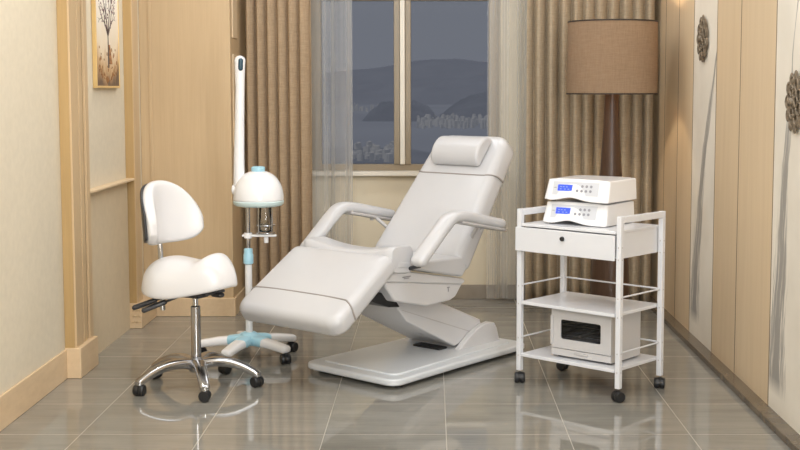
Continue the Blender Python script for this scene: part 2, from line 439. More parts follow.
# ------------------------------------------------------------------ the room
XL, XR, YB, YF = -1.78, 1.49, 8.2, -1.2
bm = B(); boxr(bm, XL - .2, XR + .2, YF, YB + .2, -0.1, 0); struct(obj('floor', bm, FLOOR, smooth=False), 'glossy grey-brown porcelain tile floor with pale grout')
bm = B(); boxr(bm, XL - .2, XR + .2, YF, YB + .2, CEIL, CEIL + 0.1); struct(obj('ceiling', bm, CEILM, smooth=False))
bm = B(); boxr(bm, XL - .2, XL, YF, YB + .2, 0, CEIL); struct(obj('wall_left', bm, PAPER, smooth=False), 'cream papered left wall')
bm = B(); boxr(bm, XR, XR + .2, YF, YB + .2, 0, CEIL); struct(obj('wall_right', bm, GROOVE, smooth=False))
bm = B(); boxr(bm, XL, XR, YF - .2, YF, 0, CEIL); struct(obj('wall_front', bm, PAPER, smooth=False))
# back wall with the window opening
WX0, WX1, WZ0, WZ1 = -0.80, 0.455, 0.86, 2.45
bm = B()
boxr(bm, XL, WX0, YB, YB + .2, 0, CEIL); boxr(bm, WX1, XR, YB, YB + .2, 0, CEIL)
boxr(bm, WX0, WX1, YB, YB + .2, 0, WZ0); boxr(bm, WX0, WX1, YB, YB + .2, WZ1, CEIL)
struct(obj('wall_back', bm, BACKWALL, smooth=False), 'warm cream wall under and beside the window')
bm = B(); boxr(bm, -1.21, XR, YB - .015, YB, 0, 0.095); struct(obj('baseboard_back', bm, STONE_GREY, bevel=0.003, smooth=False))
# window: outer frame, mullion of three strips, panes, sill
bm = B()
Y0, Y1 = YB + .02, YB + .10
boxr(bm, WX0, WX0 + .07, Y0, Y1, WZ0, WZ1); boxr(bm, WX1 - .07, WX1, Y0, Y1, WZ0, WZ1)
boxr(bm, WX0 + .07, WX1 - .07, Y0, Y1, WZ0, 0.905); boxr(bm, WX0 + .07, WX1 - .07, Y0, Y1, 1.99, WZ1)
win = struct(obj('window_1', bm, FRAMEM, bevel=0.004, smooth=False), 'champagne framed two-pane window onto a hazy bay')
bm = B(); boxr(bm, -0.247, -0.208, Y0 - .01, Y1 + .01, 0.905, 1.99); boxr(bm, -0.172, -0.134, Y0 - .01, Y1 + .01, 0.905, 1.99)
obj('sash_stile', bm, FRAMEM, win, bevel=0.004, smooth=False)
bm = B(); boxr(bm, -0.207, -0.173, Y0 - .025, Y1 + .01, 0.905, 1.99); obj('mullion', bm, SILL, win, bevel=0.005, smooth=False)
bm = B(); boxr(bm, WX0 + .07, -0.247, YB + .055, YB + .063, 0.905, 1.99); obj('pane', bm, PANE, win, smooth=False)
bm = B(); boxr(bm, -0.134, WX1 - .07, YB + .055, YB + .063, 0.905, 1.99); obj('pane', bm, PANE, win, smooth=False)
bm = B(); boxr(bm, WX0 - .05, WX1 + .05, YB - .07, YB + .03, WZ0 - .03, WZ0 + .002); struct(obj('trim_1', bm, SILL, bevel=0.006), 'cream stone window sill')

# left wall: skirting, two pilasters, chair rail, wainscot, oak pier
bm = B(); boxr(bm, XL, XL + .012, YF, 5.98, 0.0, 0.145); struct(obj('baseboard_left', bm, WOOD_H, bevel=0.004, smooth=False))
def pilaster(y0, y1, tname, fluted=True):
    b1 = B(); boxr(b1, XL, -1.732, y0, y1, 0.12, CEIL)
    p = struct(obj(tname, b1, GROOVE if fluted else WOOD, bevel=0.003, smooth=False), 'moulded oak pilaster on the left wall')
    b2 = B()
    k = (y1 - y0)
    for a, c, d in (((0.0, 0.40, 0.010), (0.50, 0.70, 0.007), (0.80, 1.0, 0.012)) if fluted else ((0.0, 0.46, 0.006), (0.52, 1.0, 0.004))):
        boxr(b2, -1.733, -1.732 + d, y0 + a * k, y0 + c * k, 0.12, CEIL)
    obj('fluting', b2, WOOD, p, bevel=0.002, smooth=False)
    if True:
        b4 = B(); boxr(b4, XL + .001, -1.7315, y0 - .004, y0, 0.12, CEIL); obj('gilt_shade_edge', b4, WOOD_GOLD_SHADE, p, smooth=False)  # gilding on the first pilaster; on the second, recess shade put into colour
    b3 = B(); boxr(b3, XL, -1.700, y0 - .015, y1 + (.01 if fluted else .232), 0.0, 0.15)
    obj('plinth', b3, WOOD_H, p, bevel=0.005, smooth=False)
    return p
pilaster(5.90, 6.19, 'trim_2')
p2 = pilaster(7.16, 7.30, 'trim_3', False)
bm = B()
for i in range(3):
    for j in range(3):
        cyl(bm, (-1.75 + i * 0.018, 7.1445, 0.04 + j * 0.035), (-1.75 + i * 0.018, 7.136, 0.04 + j * 0.035), 0.008, 0.004, 10)
obj('carved_rosettes', bm, WOOD, p2)
bm = B(); boxr(bm, XL, XL + .01, 6.20, 7.145, 0.0, 0.87); struct(obj('trim_4', bm, WAINSCOT, smooth=False), 'beige wainscot panel below the chair rail')
bm = B(); boxr(bm, XL, -1.728, 6.19, 7.16, 0.874, 0.888); struct(obj('trim_5', bm, WOOD_PALE, bevel=0.004, smooth=False), 'oak chair rail on the left wall')
# pier of oak panelling facing the room
bm = B(); boxr(bm, XL, -1.225, 7.55, YB, 0.0, CEIL)
pier = struct(obj('trim_6', bm, WOOD, bevel=0.004, smooth=False), 'broad oak-panelled pier left of the curtain')
bm = B(); boxr(bm, XL, -1.213, 7.535, 7.55, 0.0, 0.115); boxr(bm, -1.225, -1.213, 7.55, YB, 0, 0.115); obj('skirting', bm, WOOD_H, pier, bevel=0.004, smooth=False)
bm = B(); boxr(bm, XL + .055, XL + .075, 7.543, 7.55, 0.115, CEIL); obj('edge_moulding', bm, WOOD, pier, bevel=0.003, smooth=False)
bm = B(); boxr(bm, -1.225, -1.218, 7.62, 7.80, 1.05, 1.62); boxr(bm, -1.225, -1.218, 7.62, 7.80, 1.72, 2.6); obj('side_panel', bm, WOOD_PALE, pier, bevel=0.003, smooth=False)

# right wall: oak boards and two veined slabs, low stone plinth
edges = [(8.19, 7.75, 'w'), (7.75, 7.34, 'w'), (7.34, 6.92, 'w'), (6.92, 6.36, 'far'), (6.36, 5.87, 'w'), (5.87, 5.27, 'w'), (5.27, 4.70, 'near'), (4.70, 4.20, 'w'), (4.20, 3.6, 'w'), (3.6, 3.0, 'w')]
for i, (ya, yb, k) in enumerate(edges):
    bm = B(); boxr(bm, XR - .02, XR, yb + .005, ya - .005, 0.03, CEIL)
    m = {'w': WOOD_PALE, 'far': INK_FAR, 'near': INK_NEAR}[k]
    lab = {'w': 'pale oak wall board', 'far': 'pale stone slab with a grey brush-like vein, far one', 'near': 'pale stone slab with a grey brush-like vein, near one'}[k]
    struct(obj('trim_%d' % (7 + i), bm, m, smooth=False), lab)
bm = B()
for ya, yb, k in edges[:-1]: boxr(bm, XR - .0206, XR - .001, yb - .0045, yb + .0045, 0.03, CEIL)
o = obj('seam', bm, GROOVE, bpy.data.objects['wall_right'], smooth=False)
bm = B(); boxr(bm, XR - .02, XR, YF, 2.997, 0.03, CEIL); struct(obj('trim_17', bm, WOOD_PALE, smooth=False))
bm = B(); boxr(bm, 1.405, XR, YF, YB, 0.0, 0.03); struct(obj('baseboard_right', bm, STONE, bevel=0.004, smooth=False), 'low dark stone plinth along the right wall')

# ------------------------------------------------------------------ view outside
EYE = 60.0
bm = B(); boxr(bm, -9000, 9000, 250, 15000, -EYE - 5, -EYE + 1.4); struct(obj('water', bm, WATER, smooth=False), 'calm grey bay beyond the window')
def ridge(name, cx, cy, w, d, h, seed, mat, label, nx=70, ny=26, rough=0.35):
    bm = B(); g = []
    for i in range(nx + 1):
        row = []
        for j in range(ny + 1):
            a = i / nx * 2 - 1; b = j / ny * 2 - 1
            e = max(0, 1 - a * a) * max(0, 1 - b * b)
            nz = noise.fractal(Vector((a * 3.1 + seed, b * 2.0 + seed * .7, seed)), 1.0, 2.0, 5)
            row.append(bm.verts.new((cx + a * w, cy + b * d, -EYE + 0.5 + h * e ** 0.8 * (1 + rough * nz))))
        g.append(row)
    for i in range(nx):
        for j in range(ny): bm.faces.new((g[i][j], g[i + 1][j], g[i + 1][j + 1], g[i][j + 1]))
    bot = [bm.verts.new((v.co.x, v.co.y, -EYE - 3)) for v in (g[0][0], g[nx][0], g[nx][ny], g[0][ny])]
    bm.faces.new(bot)
    o = obj(name, bm, mat, angle=180)
    return struct(o, label)
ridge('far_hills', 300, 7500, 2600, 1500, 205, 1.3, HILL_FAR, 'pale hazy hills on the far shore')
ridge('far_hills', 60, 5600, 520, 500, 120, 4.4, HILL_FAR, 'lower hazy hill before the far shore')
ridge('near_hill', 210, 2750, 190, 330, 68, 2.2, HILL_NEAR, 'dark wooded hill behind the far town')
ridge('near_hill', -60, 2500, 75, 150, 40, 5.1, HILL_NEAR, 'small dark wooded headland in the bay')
rb = random.Random(3)
unit_b = B(); box(unit_b, (0, 0, 0.5), (1, 1, 1)); box(unit_b, (0.1, 0.1, 1.04), (0.5, 0.5, 0.08))
proto_me = None
placed = []
def town(xs, ys, n, hs, label, group):
    global proto_me
    for k in range(n):
        if proto_me is None:
            o = obj('building', unit_b, HOUSE, smooth=False); proto_me = o
        else:
            o = proto_me.copy(); COL.objects.link(o)
        tag(o, label, 'building', group)
        for _try in range(400):
            y = rb.uniform(*ys); x = rb.uniform(*xs) * y
            if all((x - q[0]) ** 2 + (y - q[1]) ** 2 > 11 ** 2 for q in placed): break
        placed.append((x, y))
        o.location = (x, y, -EYE + 1.2)
        o.scale = (rb.uniform(3, 5.5), rb.uniform(4, 6), rb.uniform(*hs)); o.rotation_euler = (0, 0, rb.uniform(0, 1.5))
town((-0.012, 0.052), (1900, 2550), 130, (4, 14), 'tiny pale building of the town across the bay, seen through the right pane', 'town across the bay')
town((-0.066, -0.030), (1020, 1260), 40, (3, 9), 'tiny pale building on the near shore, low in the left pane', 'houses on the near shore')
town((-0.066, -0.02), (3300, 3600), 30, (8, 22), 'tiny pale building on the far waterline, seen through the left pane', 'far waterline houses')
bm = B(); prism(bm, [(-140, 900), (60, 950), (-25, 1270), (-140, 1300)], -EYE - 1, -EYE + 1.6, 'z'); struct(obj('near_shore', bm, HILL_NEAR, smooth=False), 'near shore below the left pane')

# ------------------------------------------------------------------ curtains
def drape(name, x0, x1, y, z0, z1, pitch, amp, mat, seed, sharp=0.6, thick=0.003, per=14, pleat=False):
    bm = B(); n = int((x1 - x0) / pitch * per); rows = 24; g = []
    for j in range(rows + 1):
        tz = j / rows; z = z0 + (z1 - z0) * tz; row = []
        for i in range(n + 1):
            s = i / n; x = x0 + (x1 - x0) * s
            ph = 2 * math.pi * (x - x0) / pitch + 1.6 * noise.noise(Vector((x * 3.1, seed, tz * 0.35))) + seed
            if pleat: w = 1 - 2 * abs(math.sin(ph / 2)) ** 0.75      # round pleats with tight valleys between them
            else: w = math.sin(ph); w = math.copysign(abs(w) ** sharp, w)
            a = amp * (0.8 + 0.5 * noise.noise(Vector((x * 6, seed + 5, tz * 0.5)))) * (1.08 - 0.2 * tz)
            row.append(bm.verts.new((x + 0.25 * pitch * math.cos(ph) * 0.35, y + a * w + 0.012 * noise.noise(Vector((x * 4, tz * 2, seed))), z)))
        g.append(row)
    for j in range(rows):
        for i in range(n): bm.faces.new((g[j][i], g[j][i + 1], g[j + 1][i + 1], g[j + 1][i]))
    o = obj(name, bm, mat, angle=180)
    if thick:
        md = o.modifiers.new('cloth', 'SOLIDIFY'); md.thickness = thick; md.offset = 0
    return o
tag(drape('curtain', -1.195, -0.772, 7.94, 0.012, 2.85, 0.070, 0.042, CURTAIN, 0.7, per=18, pleat=True), 'brown pleated full-length curtain left of the window, behind the facial steamer', 'curtain')
tag(drape('curtain', 0.62, 1.43, 7.95, 0.012, 2.85, 0.078, 0.045, CURTAIN_G, 2.9, per=18, pleat=True), 'taupe pleated full-length curtain right of the window, behind the floor lamp', 'curtain')
tag(drape('sheer_curtain', -0.84, -0.515, 8.08, 0.02, 2.85, 0.15, 0.022, SHEER, 1.1, 0.7, 0, 24), 'translucent grey sheer curtain at the left side of the window', 'curtain')
tag(drape('sheer_curtain', 0.375, 0.72, 8.08, 0.02, 2.85, 0.14, 0.022, SHEER, 4.2, 0.7, 0, 24), 'translucent grey sheer curtain at the right side of the window', 'curtain')

# ------------------------------------------------------------------ floor lamp
lamp = empty('floor_lamp', 'tall floor lamp with a brown linen drum shade, in the corner behind the trolley', 'lamp', (1.07, 7.3, 0))
bm = B(); lathe(bm, [(0.16, 0), (0.165, 0.008), (0.165, 0.02), (0.15, 0.028), (0.10, 0.03)], 40); obj('base', bm, WALNUT, lamp)
bm = B(); lathe(bm, [(0.098, 0.03), (0.118, 0.20), (0.112, 0.36), (0.085, 0.70), (0.062, 0.95), (0.048, 1.18), (0.042, 1.38), (0.040, 1.44)], 40); obj('stem', bm, WALNUT, lamp)
bm = B(); n = 64
rings = []
for r, z in ((0.266, 1.376), (0.265, 1.59), (0.262, 1.80), (0.257, 1.80), (0.260, 1.59), (0.261, 1.376)):
    rings.append([bm.verts.new((r * math.cos(2 * math.pi * k / n), r * math.sin(2 * math.pi * k / n), z)) for k in range(n)])
for a, b_ in zip(rings, rings[1:] + rings[:1]):
    for k in range(n): bm.faces.new((a[k], a[(k + 1) % n], b_[(k + 1) % n], b_[k]))
shade = obj('lamp_shade', bm, SHADE, lamp)
for z, r in ((1.374, 0.268), (1.794, 0.264)):
    bm = B(); rr = []
    for q, zz in ((r, z), (r, z + 0.008), (r - .012, z + 0.008), (r - .012, z)):
        rr.append([bm.verts.new((q * math.cos(2 * math.pi * k / n), q * math.sin(2 * math.pi * k / n), zz)) for k in range(n)])
    for a, b_ in zip(rr, rr[1:] + rr[:1]):
        for k in range(n): bm.faces.new((a[k], a[(k + 1) % n], b_[(k + 1) % n], b_[k]))
    obj('rim', bm, SHADE_RIM, shade)
bm = B(); cyl(bm, (0, 0, 1.44), (0, 0, 1.50), 0.02)
for k in range(3):
    a = k * 2.094; cyl(bm, (0, 0, 1.49), (0.258 * math.cos(a), 0.258 * math.sin(a), 1.75), 0.0025, n=8)
obj('shade_holder', bm, STEEL, lamp)
bm = B(); lathe(bm, [(0.012, 1.50), (0.028, 1.54), (0.032, 1.57), (0.024, 1.60), (0.006, 1.612)], 24); obj('bulb', bm, BULB, lamp)
pl = bpy.data.lights.new('bulb_light', 'POINT'); pl.energy = 9; pl.color = (1, 0.78, 0.5); pl.shadow_soft_size = 0.04
plo = bpy.data.objects.new('bulb_light', pl); COL.objects.link(plo); plo.parent = lamp; plo.location = (0, 0, 1.635)

# ------------------------------------------------------------------ picture
pic = empty('framed_picture', 'gold framed painting of a bare tree with dark blossom on the left wall', 'picture', (XL, 6.74, 1.41))
bm = B()
boxr(bm, 0.001, 0.024, -0.24, 0.24, 0, 0.012); boxr(bm, 0.001, 0.024, -0.24, 0.24, 0.938, 0.95)
boxr(bm, 0.001, 0.024, -0.24, -0.23, 0.012, 0.938); boxr(bm, 0.001, 0.024, 0.23, 0.24, 0.012, 0.938)
obj('frame', bm, GOLD, pic, bevel=0.002, smooth=False)
bm = B(); boxr(bm, 0.001, 0.020, -0.23, 0.23, 0.012, 0.938); canvas = obj('canvas', bm, ART, pic, smooth=False)
bm = B(); rt = random.Random(11)
def twig(y, z, ang, ln, w, dep):
    y2, z2 = y + ln * math.sin(ang), z + ln * math.cos(ang)
    if abs(y2) > 0.21 or z2 > 0.9: return
    cyl(bm, (0.0205, y, z), (0.0205, y2, z2), w, w * 0.65, 6)
    if dep == 0 or w < 0.0012: 
        return
    for s in (-1, 1):
        twig(y2, z2, ang + s * rt.uniform(0.25, 0.6), ln * rt.uniform(0.62, 0.85), w * 0.62, dep - 1)
twig(0.006, 0.11, 0.0, 0.175, 0.005, 0)
for sg in (-1, 1): twig(0.006, 0.285, sg * 0.75, 0.085, 0.0045, 3)
for sg in (-1, 1): twig(0.006, 0.285, sg * 0.3, 0.12, 0.004, 3)
obj('painted_tree', bm, INKDARK, canvas)
bm = B()
for k in range(210):
    a = rt.uniform(0, 6.28); q = rt.uniform(0.15, 1) ** 0.6
    y = 0.20 * q * math.cos(a) * 0.95; z = 0.56 + 0.25 * q * math.sin(a)
    if abs(y) < 0.205 and z < 0.9: cyl(bm, (0.020, y, z), (0.022, y, z), rt.uniform(0.003, 0.009), 0.002, 7)
obj('painted_blossom', bm, LEAFPAINT, canvas)
bm = B()
for k in range(60):
    y = rt.uniform(-0.2, 0.2); z = 0.03 + rt.random() ** 2 * 0.16 + abs(y) * 0.3
    cyl(bm, (0.020, y, z), (0.0218, y, z), rt.uniform(0.004, 0.014), 0.003, 7)
cyl(bm, (0.0205, 0.03, 0.13), (0.0205, 0.025, 0.235), 0.016, 0.006, 8)
obj('painted_undergrowth', bm, OCHRE, canvas)

# ------------------------------------------------------------------ wall medallions
def medallion(y, z, label):
    t = empty('wall_medallion', label, 'wall ornament', (XR - .02, y, z), 0, 'carved medallions on the right wall')
    bm = B(); cyl(bm, (-0.012, 0, 0), (0, 0, 0), 0.098, n=40); obj('backplate', bm, BRONZE, t)
    bm = B()
    for k in range(11):
        a = k * 2 * math.pi / 11; c, s = math.cos(a), math.sin(a)
        M = Matrix.Translation((-0.012, 0.100 * c, 0.100 * s)) @ Matrix.Rotation(a, 4, 'X') @ Matrix.Diagonal((0.006, 0.029, 0.029, 1))
        bmesh.ops.create_icosphere(bm, subdivisions=2, radius=1, matrix=M)
    obj('outer_petals', bm, BRONZE, t)
    bm = B()
    for q, (m_, rr, sz) in enumerate(((9, 0.078, 0.026), (7, 0.045, 0.022))):
        for k in range(m_):
            a = k * 2 * math.pi / m_ + q * 0.4
            pts = [(-0.016 - 0.004 * q, (rr + sz * math.cos(b)) * math.cos(a) - sz * math.sin(b) * math.sin(a), (rr + sz * math.cos(b)) * math.sin(a) + sz * math.sin(b) * math.cos(a)) for b in [i * math.pi / 5 for i in range(11)]]
            tube(bm, pts, 0.0045, 8)
    bmesh.ops.create_icosphere(bm, subdivisions=2, radius=0.018, matrix=Matrix.Translation((-0.018, 0, 0)))
    obj('scrollwork', bm, BRONZE, t)
medallion(6.66, 1.675, 'round carved bronze medallion high on the far stone slab')
medallion(4.95, 1.352, 'round carved bronze medallion on the near stone slab, at the right edge')

# ------------------------------------------------------------------ saddle stool
ST = (-1.108, 5.72)
stool = empty('saddle_stool', 'white leather saddle stool with backrest on a polished five-star base', 'stool', (ST[0], ST[1], 0), R_(-28))
bm = B(); lathe(bm, [(0.030, 0.075), (0.034, 0.082), (0.034, 0.134), (0.0235, 0.146), (0.0225, 0.385), (0.018, 0.39)], 32); obj('column', bm, STEEL, stool)
bm = B(); lathe(bm, [(0.013, 0.38), (0.013, 0.455)], 20); obj('gas_lift', bm, CHROME, stool)
for k in range(5):
    a = R_(72 * k) + R_(28)
    c, s = math.cos(a), math.sin(a)
    path = [(c * r, s * r, z) for r, z in ((0.030, 0.113), (0.09, 0.124), (0.16, 0.118), (0.22, 0.098), (0.265, 0.075), (0.282, 0.064))]
    bm = B(); sweep(bm, catmull(path, 5), 0.028, 0.022, (-s, c, 0), 16, 3.4, prof=lambda t: 1.12 - 0.30 * t)
    lg = obj('leg', bm, STEEL, stool)
    bm = B(); lathe(bm, [(0.018, 0.048), (0.021, 0.052), (0.021, 0.068), (0.012, 0.074)], 20, (c * 0.285, s * 0.285, 0)); obj('leg_socket', bm, CHROME, lg)
    caster(stool, (c * 0.285, s * 0.285, 0), a + 0.8 + 0.5 * k, 0.0265)
# seat: forward is +x in the stool's frame
def seat_mesh():
    bm = B(); nr, na = 18, 72
    A0, A1 = -0.262, 0.222          # rear and front ends
    def outline(an):
        c, s_ = math.cos(an), math.sin(an)
        a = (A1 if c > 0 else -A0) * math.copysign(abs(c) ** 0.9, c)
        f = (a - A0) / (A1 - A0)
        wid = 0.20 * (1 - 0.42 * max(0, (f - 0.3) / 0.7) ** 1.2)
        return a, wid * math.copysign(abs(s_) ** 0.8, s_)
    def top(a, b):
        z = 0.606 + 0.046 * math.exp(-((a - 0.135) / 0.058) ** 2) + 0.014 * math.exp(-((a + 0.15) / 0.09) ** 2)
        z -= 1.0 * b * b * (0.7 + 0.9 * math.exp(-((a + 0.02) / 0.12) ** 2))
        return z
    def low(a, b):
        f = (a - A0) / (A1 - A0)
        return 0.478 + 0.030 * max(0, (f - 0.5) / 0.5) - 0.028 * (abs(b) / 0.2) ** 1.5
    rings = []
    for i in range(1, nr + 1):
        t = (i / nr) ** 0.8; row = []
        for k in range(na):
            a, b = outline(2 * math.pi * k / na); a *= t; b *= t
            fall = max(0.0, 1 - t ** 5) ** 0.5
            lo = low(a, b)
            row.append(bm.verts.new((a, b, lo + (top(a, b) - lo) * fall)))
        rings.append(row)
    cen = bm.verts.new((0, 0, top(0, 0)))
    for k in range(na): bm.faces.new((cen, rings[0][k], rings[0][(k + 1) % na]))
    for p, q in zip(rings, rings[1:]):
        for k in range(na): bm.faces.new((p[k], q[k], q[(k + 1) % na], p[(k + 1) % na]))
    last = rings[-1]
    for sc, dz in ((0.98, -0.010), (0.92, -0.018), (0.5, -0.006)):
        row = [bm.verts.new((v.co.x * sc, v.co.y * sc, low(v.co.x * sc, v.co.y * sc) + dz)) for v in rings[-1]]
        for k in range(na): bm.faces.new((last[k], row[k], row[(k + 1) % na], last[(k + 1) % na]))
        last = row
    bm.faces.new(last)
    return bm
obj('seat', seat_mesh(), LEATHER_S, stool, angle=180, sub=1)
bm = B(); boxr(bm, -0.15, 0.12, -0.075, 0.075, 0.452, 0.466); boxr(bm, -0.05, 0.05, -0.04, 0.04, 0.430, 0.453)
obj('mechanism', bm, DARKP, stool, bevel=0.006)
for (p0, p1) in (((-0.10, -0.05, 0.442), (-0.235, -0.155, 0.385)), ((-0.04, -0.05, 0.442), (-0.165, -0.17, 0.380)), ((0.06, 0.03, 0.446), (0.135, 0.02, 0.447))):
    d = Vector(p1) - Vector(p0); e = Vector(p0) + d * 0.45
    bm = B(); tube(bm, [p0, e], 0.006); sweep(bm, [e, Vector(p0) + d * 0.7, p1], 0.019, 0.012, (-d.y, d.x, 0), 14, 2.4)
    obj('lever', bm, DARKP, stool)
bm = B(); sweep(bm, [(-0.08, 0.0, 0.445), (-0.215, 0.0, 0.445)], 0.02, 0.007, (0, 1, 0), 10, 4); obj('backrest_bracket', bm, DARKP, stool, bevel=0.001)
bm = B(); tube(bm, catmull([(-0.198, 0, 0.352), (-0.200, 0, 0.5), (-0.206, 0, 0.65), (-0.218, 0, 0.74), (-0.226, 0, 0.82)], 5), 0.0125, 16); obj('backrest_post', bm, CHROME, stool)
def back_shape(off0, off1, grow):
    bm = B(); ns, nz = 40, 14; RAD = 0.205
    def P(s, q, off):
        ph = s * R_(64)
        top = 0.758 + 0.218 * max(0, 1 - abs(s) ** 2.2) ** 0.62
        bot = 0.758 - 0.088 * max(0, 1 - abs(s) ** 3.6) ** 0.5
        z = bot + (top - bot) * q
        lean = -0.08 * (z - 0.70)
        r = RAD + off
        return Vector((-0.176 + RAD - 0.02 + lean - r * math.cos(ph), r * math.sin(ph), z))
    ft, bk = [], []
    for i in range(ns + 1):
        s = (i / ns * 2 - 1) * grow; a, b = [], []
        for j in range(nz + 1):
            q = 0.5 + (j / nz - 0.5) * grow
            e = (1 - abs(s) ** 6) * (1 - abs(q * 2 - 1) ** 6)
            pu = 0.4 + 0.6 * max(0, e) ** 0.45
            mid = (off0 + off1) / 2; hf = (off1 - off0) / 2
            a.append(bm.verts.new(P(s, q, mid - hf * pu))); b.append(bm.verts.new(P(s, q, mid + hf * pu)))
        ft.append(a); bk.append(b)
    for g in (ft, bk):
        for i in range(ns):
            for j in range(nz): bm.faces.new((g[i][j], g[i + 1][j], g[i + 1][j + 1], g[i][j + 1]))
    for i in range(ns):
        for j in (0, nz): bm.faces.new((ft[i][j], ft[i + 1][j], bk[i + 1][j], bk[i][j]))
    for j in range(nz):
        for i in (0, ns): bm.faces.new((ft[i][j], ft[i][j + 1], bk[i][j + 1], bk[i][j]))
    bmesh.ops.remove_doubles(bm, verts=bm.verts[:], dist=0.0004)
    return bm
obj('backrest', back_shape(-0.032, 0.026, 0.985), LEATHER_S, stool, angle=180, sub=1)
obj('backrest_shell', back_shape(0.022, 0.034, 0.90), DARKP, stool, angle=180)

# ------------------------------------------------------------------ facial steamer
stm = empty('facial_steamer', 'white and pale blue facial steamer on a wheeled five-leg stand, behind the stool', 'facial steamer', (-0.952, 6.36, 0), R_(-40))
bm = B(); lathe(bm, [(0.045, 0.072), (0.062, 0.076), (0.062, 0.112), (0.04, 0.132), (0.03, 0.138)], 30)
hub = obj('hub', bm, BLUE, stm)
for k in range(5):
    a = R_(-36 + 72 * k + 40); c, s = math.cos(a), math.sin(a)
    bm = B(); sweep(bm, [(c * r, s * r, z) for r, z in ((0.075, 0.094), (0.16, 0.089), (0.252, 0.076))], 0.035, 0.023, (-s, c, 0), 16, 3.2, prof=lambda t: 1.08 - 0.2 * t)
    lg = obj('leg', bm, GLOSSW, stm)
    bm = B(); sweep(bm, [(c * r, s * r, z) for r, z in ((0.03, 0.098), (0.06, 0.097), (0.10, 0.094))], 0.040, 0.026, (-s, c, 0), 16, 3.0, prof=lambda t: 1.1 - 0.12 * t)
    obj('hub_arm', bm, BLUE, hub)
    caster(stm, (c * 0.255, s * 0.255, 0), a + 1 + k, 0.027)
bm = B(); lathe(bm, [(0.0185, 0.11), (0.0185, 0.50), (0.016, 0.503)], 24); obj('lower_pole', bm, GLOSSW, stm)
bm = B(); lathe(bm, [(0.019, 0.495), (0.026, 0.50), (0.026, 0.545), (0.023, 0.55), (0.023, 0.575), (0.013, 0.58)], 24); obj('collar', bm, BLUE, stm)
bm = B(); lathe(bm, [(0.012, 0.55), (0.012, 0.84)], 20); obj('upper_pole', bm, CHROME, stm)
# head centred a little to the right of the pole
HX, HY = 0.045, 0.035
bm = B(); prof = [(0.02, 0.985)]
dome = []
for k in range(13):
    t = k / 12 * math.pi / 2; dome.append((0.130 * math.cos(t) ** 0.82 if k < 12 else 0.006, 0.842 + 0.142 * math.sin(t)))
lathe(bm, [(0.125, 0.826), (0.130, 0.834)] + dome, 48, (0, 0, 0)); head = obj('head', bm, GLOSSW, stm, loc=(HX, HY, 0), angle=60)
bm = B(); lathe(bm, [(0.105, 0.80), (0.120, 0.803), (0.129, 0.812), (0.1315, 0.826), (0.126, 0.83)], 48); obj('rim', bm, AQUA, head)
bm = B(); lathe(bm, [(0.034, 0.978), (0.036, 0.992), (0.034, 1.002), (0.026, 1.006)], 28); obj('filler_cap', bm, BLUE, head)
for k in range(3):
    an = R_(10 + 4 * k); z = 0.885 + 0.022 * k; r = 0.118 - 0.012 * k
    bm = B(); bmesh.ops.create_icosphere(bm, subdivisions=2, radius=0.0062, matrix=Matrix.Translation((r * math.cos(an), r * math.sin(an), z))); obj('button', bm, GREYP, head)
# raised nozzle arm on the left of the head, hinged at its foot
NX = -0.085
bm = B(); sweep(bm, [(-0.030, -0.03, 0.885), (-0.030, -0.03, 0.95), (-0.028, -0.03, 1.05), (-0.022, -0.028, 1.25), (-0.018, -0.026, 1.42), (-0.018, -0.026, 1.50), (-0.016, -0.026, 1.55)], 0.026, 0.026, (1, 0, 0), 20, 2.2,
           prof=lambda t: 1.12 - 0.28 * min(1, t / 0.7) + (0.22 * max(0, (t - 0.78) / 0.22)))
nz = obj('nozzle_arm', bm, GLOSSW, stm)
bm = B(); sweep(bm, [(0.004, -0.040, 1.510), (0.006, -0.040, 1.550)], 0.012, 0.012, (0, 1, 0), 16, 2.2); obj('nozzle', bm, NAVY, nz)
bm = B(); cyl(bm, (-0.06, -0.045, 0.885), (-0.01, -0.02, 0.885), 0.028); obj('hinge', bm, GLOSSW, nz, bevel=0.006)
# glass jar in its wire hanger
JX, JY = 0.070, 0.058
bm = B(); lathe(bm, [(0.030, 0.665), (0.036, 0.672), (0.038, 0.70), (0.034, 0.74), (0.030, 0.81)], 28, (JX, JY, 0)); obj('glass_jar', bm, JARGLASS, stm)
bm = B()
for dx, dy in ((0.048, 0.0), (-0.048, 0.0), (0, 0.048), (0, -0.048)):
    tube(bm, [(JX + dx, JY + dy, 0.81), (JX + dx, JY + dy, 0.66)], 0.0035, 8)
for z in (0.66, 0.70): tube(bm, [(JX + 0.048 * math.cos(t * math.pi / 10), JY + 0.048 * math.sin(t * math.pi / 10), z) for t in range(21)], 0.003, 8)
obj('wire_hanger', bm, CHROME, stm)
bm = B(); sweep(bm, [(-0.02, -0.015, 0.645), (0.05, 0.04, 0.645), (0.11, 0.09, 0.645)], 0.016, 0.007, (-0.6, 0.8, 0), 12, 3); cyl(bm, (0, 0, 0.632), (0, 0, 0.66), 0.021); obj('support_arm', bm, GLOSSW, stm)
bm = B(); cyl(bm, (0.075, 0.058, 0.607), (0.075, 0.058, 0.638), 0.012, n=16); obj('drain_knob', bm, GLOSSW, stm, bevel=0.003)

